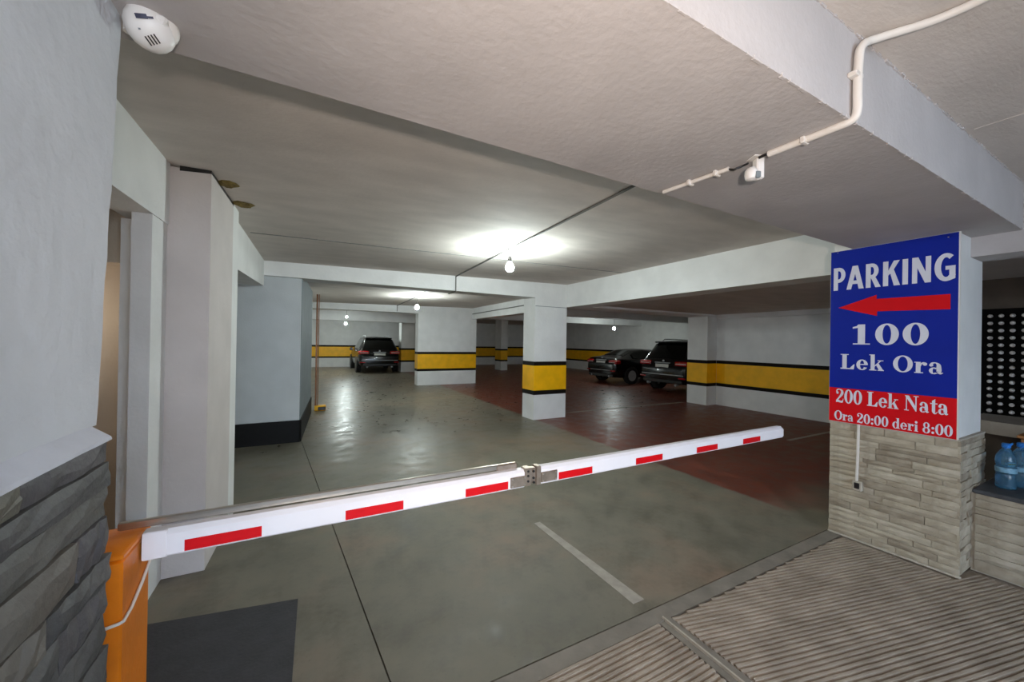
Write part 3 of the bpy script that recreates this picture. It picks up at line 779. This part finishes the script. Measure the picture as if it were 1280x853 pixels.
def build_camera_dome():
    loc = (-.383, 1.312, 2.43)
    t = thing('alarm_siren', 'white domed alarm housing with dark mark and grille under the low beam', 'alarm', loc)
    # egg shaped shell, long axis turned to follow the photograph
    toc = (Vector((0, 0, 1.6))-Vector(loc)).normalized()
    up = Vector((0, 0, 1)); rt = up.cross(toc).normalized(); fu = toc.cross(rt).normalized()
    tilt = Matrix.Rotation(math.radians(20), 3, toc)
    rt, fu = tilt @ rt, tilt @ fu
    K = .78
    def shell(a, b, d, n=20, mr=8, off=(0, 0, 0)):
        a, b, d = a*K, b*K, d*K
        mb = MB(); v = []; f = []
        for j in range(mr+1):
            th = (PI/2)*j/mr
            for k in range(n):
                ph = 2*PI*k/n
                p = rt*(a*math.cos(th)*math.cos(ph))+fu*(b*math.cos(th)*math.sin(ph))+toc*(d*math.sin(th))
                v.append(p+Vector(off))
        for j in range(mr):
            f += [(j*n+k, j*n+(k+1) % n, (j+1)*n+(k+1) % n, (j+1)*n+k) for k in range(n)]
        f.append(tuple(range(n-1, -1, -1)))
        return mb.add(v, f)
    base = -toc*.012+Vector((0, 0, -.028))
    body = obj('shell', shell(.066, .070, .055, off=base), M_WHITEPL, t, True)
    obj('side_lamp', shell(.046, .050, .040, off=base+rt*.026+fu*.004-toc*.004), M_CREAM, t, True)
    obj('back_plate', MB().bevbox(-.03, .04, -.03, .04, -.022, 0, .006), M_WHITEPL, t)
    def patch(name, x, y, w, h, m, rot=0, parent=body, lift=.0025):
        mb = MB(); v = []
        cr, sr = math.cos(rot), math.sin(rot)
        for i in range(5):
            for j in range(3):
                px = (i/4-.5)*w*K; py = (j/2-.5)*h*K
                qx, qy = x*K+px*cr-py*sr, y*K+px*sr+py*cr
                zz = math.sqrt(max(0, 1-(qx/.066/K)**2-(qy/.070/K)**2))*.055*K+lift
                v.append(rt*qx+fu*qy+toc*zz+base)
        f = [(i*3+j, i*3+3+j, i*3+4+j, i*3+1+j) for i in range(4) for j in range(2)]
        obj(name, mb.add(v, f), m, parent)
    patch('printed_mark', -.012, .030, .030, .013, M_LOGO, .05)
    patch('printed_mark', .010, .029, .016, .006, M_LOGO, .05)
    for k in range(4):
        patch('grille_slot', -.004+(k-1.5)*.0088*math.cos(.35), -.030+(k-1.5)*.0088*math.sin(.35), .0042, .026, M_DARKPL, .35)
    patch('case_screw', -.028, -.004, .006, .005, M_GREY)
    b = thing('junction_plate', 'grey square junction plate beside the white alarm housing', 'junction box', (-.430, 1.398, 2.43))
    obj('plate', MB().bevbox(-.018, .022, -.03, .03, -.010, 0, .003), M_SLABEND, b)
    obj('cable_gland', MB().lathe([(.014, -.03), (.014, -.012), (.009, -.008)], 10, (-.004, -.045, 0)), M_WHITEPL, b)
    obj('cable_stub', MB().tube(smooth_path([(-.004, -.045, -.028), (.01, -.05, -.036), (.03, -.055, -.03), (.05, -.05, -.022)]), .006, 8), M_DARKPL, b, True)
build_camera_dome()

def build_foam():
    rnd = random.Random(5)
    t = thing('sealing_foam', 'ochre sealing foam squeezed out above the cracked left pier', 'foam', (-.56, 3.6, cz(-.56)))
    for (x, y, sx, sy) in ((-.60, 3.47, .10, .07), (-.565, 3.93, .11, .08)):
        mb = MB(); n = 10; v = []
        for j in range(4):
            th = (PI/2)*j/4
            for k in range(n):
                ph = 2*PI*k/n; q = rnd.uniform(.75, 1.15)
                v.append((x+.56+sx*.75*math.cos(ph)*math.cos(th)*q+.03, y-3.6+sy*math.sin(ph)*math.cos(th)*q, -.022*math.sin(th)*q-.0005))
        f = [(j*n+k, j*n+(k+1) % n, (j+1)*n+(k+1) % n, (j+1)*n+k) for j in range(3) for k in range(n)]+[tuple(range(30, 40)), tuple(range(n-1, -1, -1))]
        obj('foam_lump', mb.add(v, f), M_FOAM, t)
    obj('crack_gap', MB().prism([(-.79, 3.256), (-.622, 3.256), (-.602, 3.95), (-.61, 3.95), (-.64, 3.30), (-.79, 3.30)], lambda x, y: -.021+cz(x)-cz(-.56)-(.012 if x < -.65 else 0), lambda x, y: -.001+cz(x)-cz(-.56)), M_DARKPL, t).matrix_parent_inverse = Matrix.Translation((.56, -3.6, 0))
build_foam()

def build_gate_post():
    t = thing('gate_post', 'thin orange steel gate post at the corner of the grey wall', 'post', (.125, 9.5, 0))
    obj('upright', MB().bevbox(-.035, .0, -.03, .03, 0, 2.6, .006), M_BRASS, t)
    obj('upright', MB().bevbox(.012, .03, -.03, .03, 0, 2.6, .005), M_BRASS, t)
    obj('foot_block', MB().bevbox(-.04, .19, -.12, .06, 0, .11, .012), M_YEL, t)
    obj('foot_block', MB().bevbox(.03, .185, -.125, -.1, .01, .09, .008), M_DARKPL, t)
build_gate_post()

# ------------------------------------------------------------------ cars
def car_parts(root, L, W, H, suv):
    """rear at y = 0, nose at y = L, x across"""
    hw = W/2
    # station: y, zbottom, zbelt, ztop, wbottom, wmid, wbelt, wtop
    if suv:
        st = [(0, .42, .74, .80, .80, .86, .86, .80), (.05, .34, .86, .95, .86, .93, .92, .84), (.13, .32, 1.05, 1.10, .90, .97, .93, .82),
              (.30, .31, 1.10, 1.42, .93, .99, .93, .72), (.50, .30, 1.11, 1.68, .95, 1.0, .935, .67), (.85, .29, 1.10, H-.02, .95, 1.0, .94, .655),
              (1.6, .28, 1.07, H, .95, 1.0, .94, .66), (2.5, .28, 1.04, H-.03, .95, 1.0, .94, .66), (2.95, .28, 1.03, H-.14, .95, 1.0, .94, .66),
              (3.55, .28, 1.02, 1.16, .95, 1.0, .94, .72), (4.2, .29, .96, 1.06, .94, .98, .92, .72), (L-.12, .32, .84, .93, .86, .92, .86, .66), (L, .40, .70, .76, .72, .80, .74, .60)]
        rear = (2.15, 3.9); side = ((4.2, 7.9),); wind = (8.1, 8.95)
    else:
        st = [(0, .36, .70, .76, .80, .86, .86, .80), (.05, .28, .86, .93, .87, .94, .92, .84), (.12, .26, .98, 1.03, .90, .98, .93, .82),
              (.42, .24, 1.0, 1.07, .93, 1.0, .93, .78), (.62, .23, .98, 1.12, .94, 1.0, .935, .70), (1.25, .22, .96, H-.05, .95, 1.0, .94, .60),
              (1.8, .22, .94, H, .95, 1.0, .94, .61), (2.5, .22, .93, H-.02, .95, 1.0, .94, .62), (2.75, .22, .93, H-.09, .95, 1.0, .94, .63),
              (3.45, .22, .92, 1.02, .95, 1.0, .94, .74), (4.0, .23, .84, .90, .93, .98, .92, .74), (L-.1, .28, .70, .78, .84, .92, .86, .66), (L, .36, .58, .64, .70, .80, .74, .60)]
        rear = (4.1, 4.92); side = ((4.7, 7.95),); wind = (8.1, 8.95)
    def row(s):
        y, zb, zl, zt, wb, wm, wl, wt = s
        return [Vector((0, y, zb)), Vector((wb*.9*hw, y, zb)), Vector((wb*hw, y, zb+.08)), Vector((wm*hw, y, zb+(zl-zb)*.62)), Vector((wl*hw, y, zl)),
                Vector((wt*hw, y, zt-.05 if zt-zl > .12 else zt-.02)), Vector((wt*.82*hw, y, zt-.012)), Vector((0, y, zt+.012))]
    RW = [row(s) for s in st]
    def S(t, v):
        i = min(int(t), len(RW)-2); f = t-i; j = min(int(v), 6); g = v-j
        a = RW[i][j].lerp(RW[i][j+1], g); b = RW[i+1][j].lerp(RW[i+1][j+1], g)
        return a.lerp(b, f)
    mb = MB(); n = len(st); v = []; prof = 14
    for i in range(n):
        half = RW[i]; full = half[1:]+[Vector((-p.x, p.y, p.z)) for p in reversed(half[1:-1])]
        v += full
    k = len(v)//n
    f = [(i*k+j, (i+1)*k+j, (i+1)*k+(j+1) % k, i*k+(j+1) % k) for i in range(n-1) for j in range(k)]
    f += [tuple(range(k)), tuple(range(n*k-1, n*k-k-1, -1))]
    body = link('body', mb.add(v, f).mesh('body', M_CARP, True), root)
    mod = body.modifiers.new('bevel', 'BEVEL'); mod.width = .035; mod.segments = 2; mod.limit_method = 'ANGLE'; mod.angle_limit = math.radians(25)
    def panel(name, t0, t1, v0, v1, m, both=False, nt=6, nv=5, lift=.012, parent=None):
        for sgn in ((1, -1) if both else (0,)):
            pts = []
            if sgn:
                grid = [[S(t0+(t1-t0)*a/nt, v0+(v1-v0)*b/nv) for b in range(nv+1)] for a in range(nt+1)]
                if sgn < 0: grid = [[Vector((-p.x, p.y, p.z)) for p in r] for r in grid]
            else:
                vv = [v0+(v1-v0)*b/nv for b in range(nv+1)]
                grid = []
                for a in range(nt+1):
                    r = [S(t0+(t1-t0)*a/nt, q) for q in vv]
                    grid.append(r+[Vector((-p.x, p.y, p.z)) for p in reversed(r[:-1])])
            A, B = len(grid), len(grid[0]); cen = Vector((0, L*.5, .6)); q = MB()
            for a in range(A):
                for b in range(B):
                    da = grid[min(a+1, A-1)][b]-grid[max(a-1, 0)][b]; db = grid[a][min(b+1, B-1)]-grid[a][max(b-1, 0)]
                    nn = da.cross(db).normalized()
                    if nn.dot(grid[a][b]-cen) < 0: nn = -nn
                    q.v.append(tuple(grid[a][b]+nn*lift))
            q.f = [(a*B+b, a*B+b+1, (a+1)*B+b+1, (a+1)*B+b) for a in range(A-1) for b in range(B-1)]
            link(name, q.mesh(name, m, True), parent or root)
    panel('rear_window', rear[0], rear[1], 5.25, 7, M_GLASS)
    for a, b in side: panel('side_window', a, b, 4.15, 4.85, M_GLASS, True, nt=10)
    panel('windscreen', wind[0], wind[1], 5.2, 7, M_GLASS)
    # lamps wrapping the rear corners
    zc = .98 if suv else .86
    for s in (-1, 1):
        tl = link('tail_lamp', MB().bevbox(s*hw*.50 if s > 0 else s*hw*.985, s*hw*.985 if s > 0 else s*hw*.50, .03, .26 if suv else .30, zc-.075, zc+.085, .03).mesh('tail_lamp', M_TAIL, True), root)
        link('lamp_lens', MB().bevbox(min(s*hw*.54, s*hw*.94), max(s*hw*.54, s*hw*.94), .018, .05, zc-.02, zc+.015, .008).mesh('lamp_lens', M_TAILW, True), tl)
        link('rear_reflector', MB().bevbox(min(s*hw*.68, s*hw*.93), max(s*hw*.68, s*hw*.93), -.012, .04, .50, .545, .008).mesh('rear_reflector', M_TAIL, True), root)
        link('door_mirror', MB().bevbox(min(s*hw*.98, s*hw*1.14), max(s*hw*.98, s*hw*1.14), L*.60, L*.60+.12, 1.02 if suv else .92, 1.18 if suv else 1.05, .03).mesh('door_mirror', M_CARP, True), root)
        link('door_handle', MB().bevbox(min(s*hw*.985, s*hw*1.008), max(s*hw*.985, s*hw*1.008), L*.36, L*.36+.18, .9 if suv else .80, .93 if suv else .83, .006).mesh('door_handle', M_CARTRIM), root)
        if suv:
            link('roof_rail', MB().tube([(s*hw*.60, .75, H-.04), (s*hw*.61, .85, H+.035), (s*hw*.61, 2.5, H+.02), (s*hw*.61, 2.65, H-.07)], .018, 8).mesh('roof_rail', M_RIM, True), root)
        link('exhaust_tip', MB().tube([(s*hw*.58, .12, .30), (s*hw*.58, -.01, .30)], .038, 12).mesh('exhaust_tip', M_RIM, True), root)
        r = .365 if suv else .325
        for yw in (.92 if suv else .88, L-.95):
            wc = s*(hw-.092)
            wm = MB().lathe([(r*.66, -.11), (r*.96, -.11), (r, -.085), (r, .085), (r*.96, .11), (r*.66, .11)], 28, (wc, yw, r), 'x', cap=False)
            wh = link('wheel', wm.mesh('wheel', M_TYRE, True), root)
            rm = MB().lathe([(r*.70, .105*s), (r*.70, .085*s), (r*.60, .06*s), (r*.1, .06*s)], 24, (wc, yw, r), 'x')
            for q in range(5):
                a = 2*PI*q/5
                for da in (-.12, .12):
                    d = Vector((0, math.cos(a+da), math.sin(a+da))); e = Vector((0, -math.sin(a+da), math.cos(a+da)))
                    c0 = Vector((wc+s*.10, yw, r))
                    rm.add([c0+d*r*.12-e*.03, c0+d*r*.12+e*.03, c0+d*r*.68+e*.02, c0+d*r*.68-e*.02], [(0, 1, 2, 3)])
            rm.lathe([(r*.16, .08*s), (r*.16, .112*s), (r*.05, .116*s)], 14, (wc, yw, r), 'x')
            link('rim', rm.mesh('rim', M_RIM), wh)
            a0 = MB().lathe([(r*1.13, -.03), (r*1.13, .012)], 28, (s*(hw-.008), yw, r+.01), 'x')
            link('wheel_arch', a0.mesh('wheel_arch', M_DARKPL), root)
    zp = .90 if suv else .84
    pl = link('number_plate', MB().bevbox(-.26, .26, .015, .045, zp-.06, zp+.055, .004).mesh('number_plate', M_PLATE), root)
    link('plate_holder', MB().bevbox(-.28, .28, .03, .07, zp-.085, zp+.075, .006).mesh('plate_holder', M_CARTRIM), root)
    link('boot_handle', MB().bevbox(-.30, .30, .02, .10, zp+.085, zp+.115, .008).mesh('boot_handle', M_RIM, True), root)
    ze = zp+.16
    link('badge', MB().lathe([(.04, -.01), (.04, .01), (.03, .018)], 16, (0, .10 if suv else .10, ze), 'y').mesh('badge', M_RIM, True), root)
    link('bumper_strip', MB().bevbox(-hw*.86, hw*.86, -.012, .05, .60 if suv else .52, .63 if suv else .545, .008).mesh('bumper_strip', M_RIM), root)
    link('rear_diffuser', MB().bevbox(-hw*.80, hw*.80, -.008, .12, .26 if not suv else .33, .40 if not suv else .46, .03).mesh('rear_diffuser', M_CARTRIM), root)
    if suv:
        link('roof_spoiler', MB().bevbox(-hw*.64, hw*.64, .38, .72, H-.10, H-.045, .02).mesh('roof_spoiler', M_CARP, True), root)
    link('rear_wiper', MB().tube([(0, .14, 1.13 if suv else 1.10), (-.22, .20, 1.2) if suv else (-.01, .16, 1.1), (-.42, .21, 1.22) if suv else (-.02, .17, 1.1)], .008, 6).mesh('rear_wiper', M_CARTRIM), root)
t = thing('black_car', 'black estate-shaped off-roader parked beside the far back wall, seen from behind', 'car', (2.93, 18.95, 0), 0)
car_parts(t, 4.65, 1.94, 1.76, True)
copy_thing(t, (10.32, 8.72, 0), -PI/2, 'tall black off-roader partly hidden by the yellow-banded right wall pier')
t = thing('black_car', 'low black saloon with wet-red tail lamps behind the tall off-roader', 'car', (10.5, 11.93, 0), -PI/2)
t['label'] = 'low black saloon parked between the tall off-roader and the middle pillar'
car_parts(t, 4.4, 1.78, 1.40, False)

# ------------------------------------------------------------------ right edge: bottles, rack, counter
def bottle(loc, label):
    t = thing('water_bottle', label, 'bottle', loc, 0, 'water bottles on the low wall')
    prof = [(.05, .0), (.066, .006), (.068, .03), (.064, .045), (.068, .06), (.066, .10), (.062, .108), (.068, .116), (.068, .155), (.061, .165), (.068, .175), (.070, .205), (.064, .235), (.045, .265), (.026, .285), (.022, .292), (.022, .305)]
    prof = [(r*.74, h) for r, h in prof]
    obj('bottle_body', MB().lathe(prof, 24), M_BOTTLE, t, True)
    obj('label_band', MB().lathe([(.0512, .12), (.0516, .155)], 24), M_BLABEL, t, True)
    obj('cap', MB().lathe([(.021, .296), (.022, .30), (.022, .322), (.018, .327)], 18), M_BCAP, t, True)
    obj('carry_handle', MB().tube(smooth_path([(-.03, 0, .29), (-.05, -.01, .305), (-.045, -.02, .325), (0, -.025, .33), (.045, -.02, .325), (.05, -.01, .305), (.03, 0, .29)]), .005, 6), M_BCAP, t, True)
bottle((4.47, .715, .597), 'front clear water bottle with blue cap on the low stone wall')
bottle((4.60, .668, .597), 'second water bottle standing behind the front bottle')

def build_rack():
    t = thing('bottle_rack', 'black wall rack with rows of pale pegs in place of highlights beyond the sign pillar', 'rack', (7.0, .3, .8))
    obj('rack_panel', MB().box(0, .045, -1.6, 1.02, .02, 1.28), M_RACK, t)
    prof = MB()
    prof.lathe([(.021, .0), (.020, -.014), (.012, -.03), (.004, -.035)], 12, (0, 0, 0), 'x')  # pale peg shaped in place of a light reflection on each dark dimple
    me = prof.mesh('glint_peg', M_GLINT, True)
    cell = MB(); n = 14
    v = []
    for r, x in ((.037, -.002), (.037, -.012), (.033, -.012), (.033, -.002)):
        v += [(x, r*1.25*math.cos(2*PI*k/n), r*.95*math.sin(2*PI*k/n)) for k in range(n)]
    cell.add(v, [(a*n+k, a*n+(k+1) % n, (a+1)*n+(k+1) % n, (a+1)*n+k) for a in range(3) for k in range(n)])
    cm = cell.mesh('cell_ring', M_RACK, True)
    for i in range(14):
        for j in range(14):
            y = .945-j*.080; z = 1.195-i*.0845
            o = link('glint_peg', me, t); o.location = (0, y, z)
            c = link('cell_ring', cm, t); c.location = (0, y, z)
    c = thing('counter', 'pale curved counter top below the black rack', 'counter', (6.45, .3, 0))
    pts = [(-.42, -1.6), (.5, -1.6), (.5, .98), (-.1, .98), (-.22, .8), (-.3, .4), (-.38, -.2)]
    obj('counter_top', MB().prism(pts, .73, .86), M_COUNTER, c)
    obj('counter_leg', MB().box(.1, .45, -1.5, .9, 0, .73), M_DARKWALL, c)
    w = thing('wooden_crate', 'orange brown wooden crate behind the water bottles', 'crate', (5.65, .42, .12))
    for k in range(4):
        obj('plank', MB().bevbox(-.3, -.28, -.55, .36, .06+k*.17, .06+k*.17+.155, .004), M_WOOD, w)
        obj('plank', MB().bevbox(-.28, .3, .34, .36, .06+k*.17, .06+k*.17+.155, .004), M_WOOD, w)
    obj('lid', MB().bevbox(-.32, .32, -.57, .38, .73, .755, .005), M_WOOD, w)
    for y in (-.5, .3): obj('batten', MB().box(-.28, -.24, y, y+.05, 0, .73), M_WOOD, w)
    obj('floor_board', MB().box(-.28, .3, -.55, .34, .03, .05), M_WOOD, w)
build_rack()
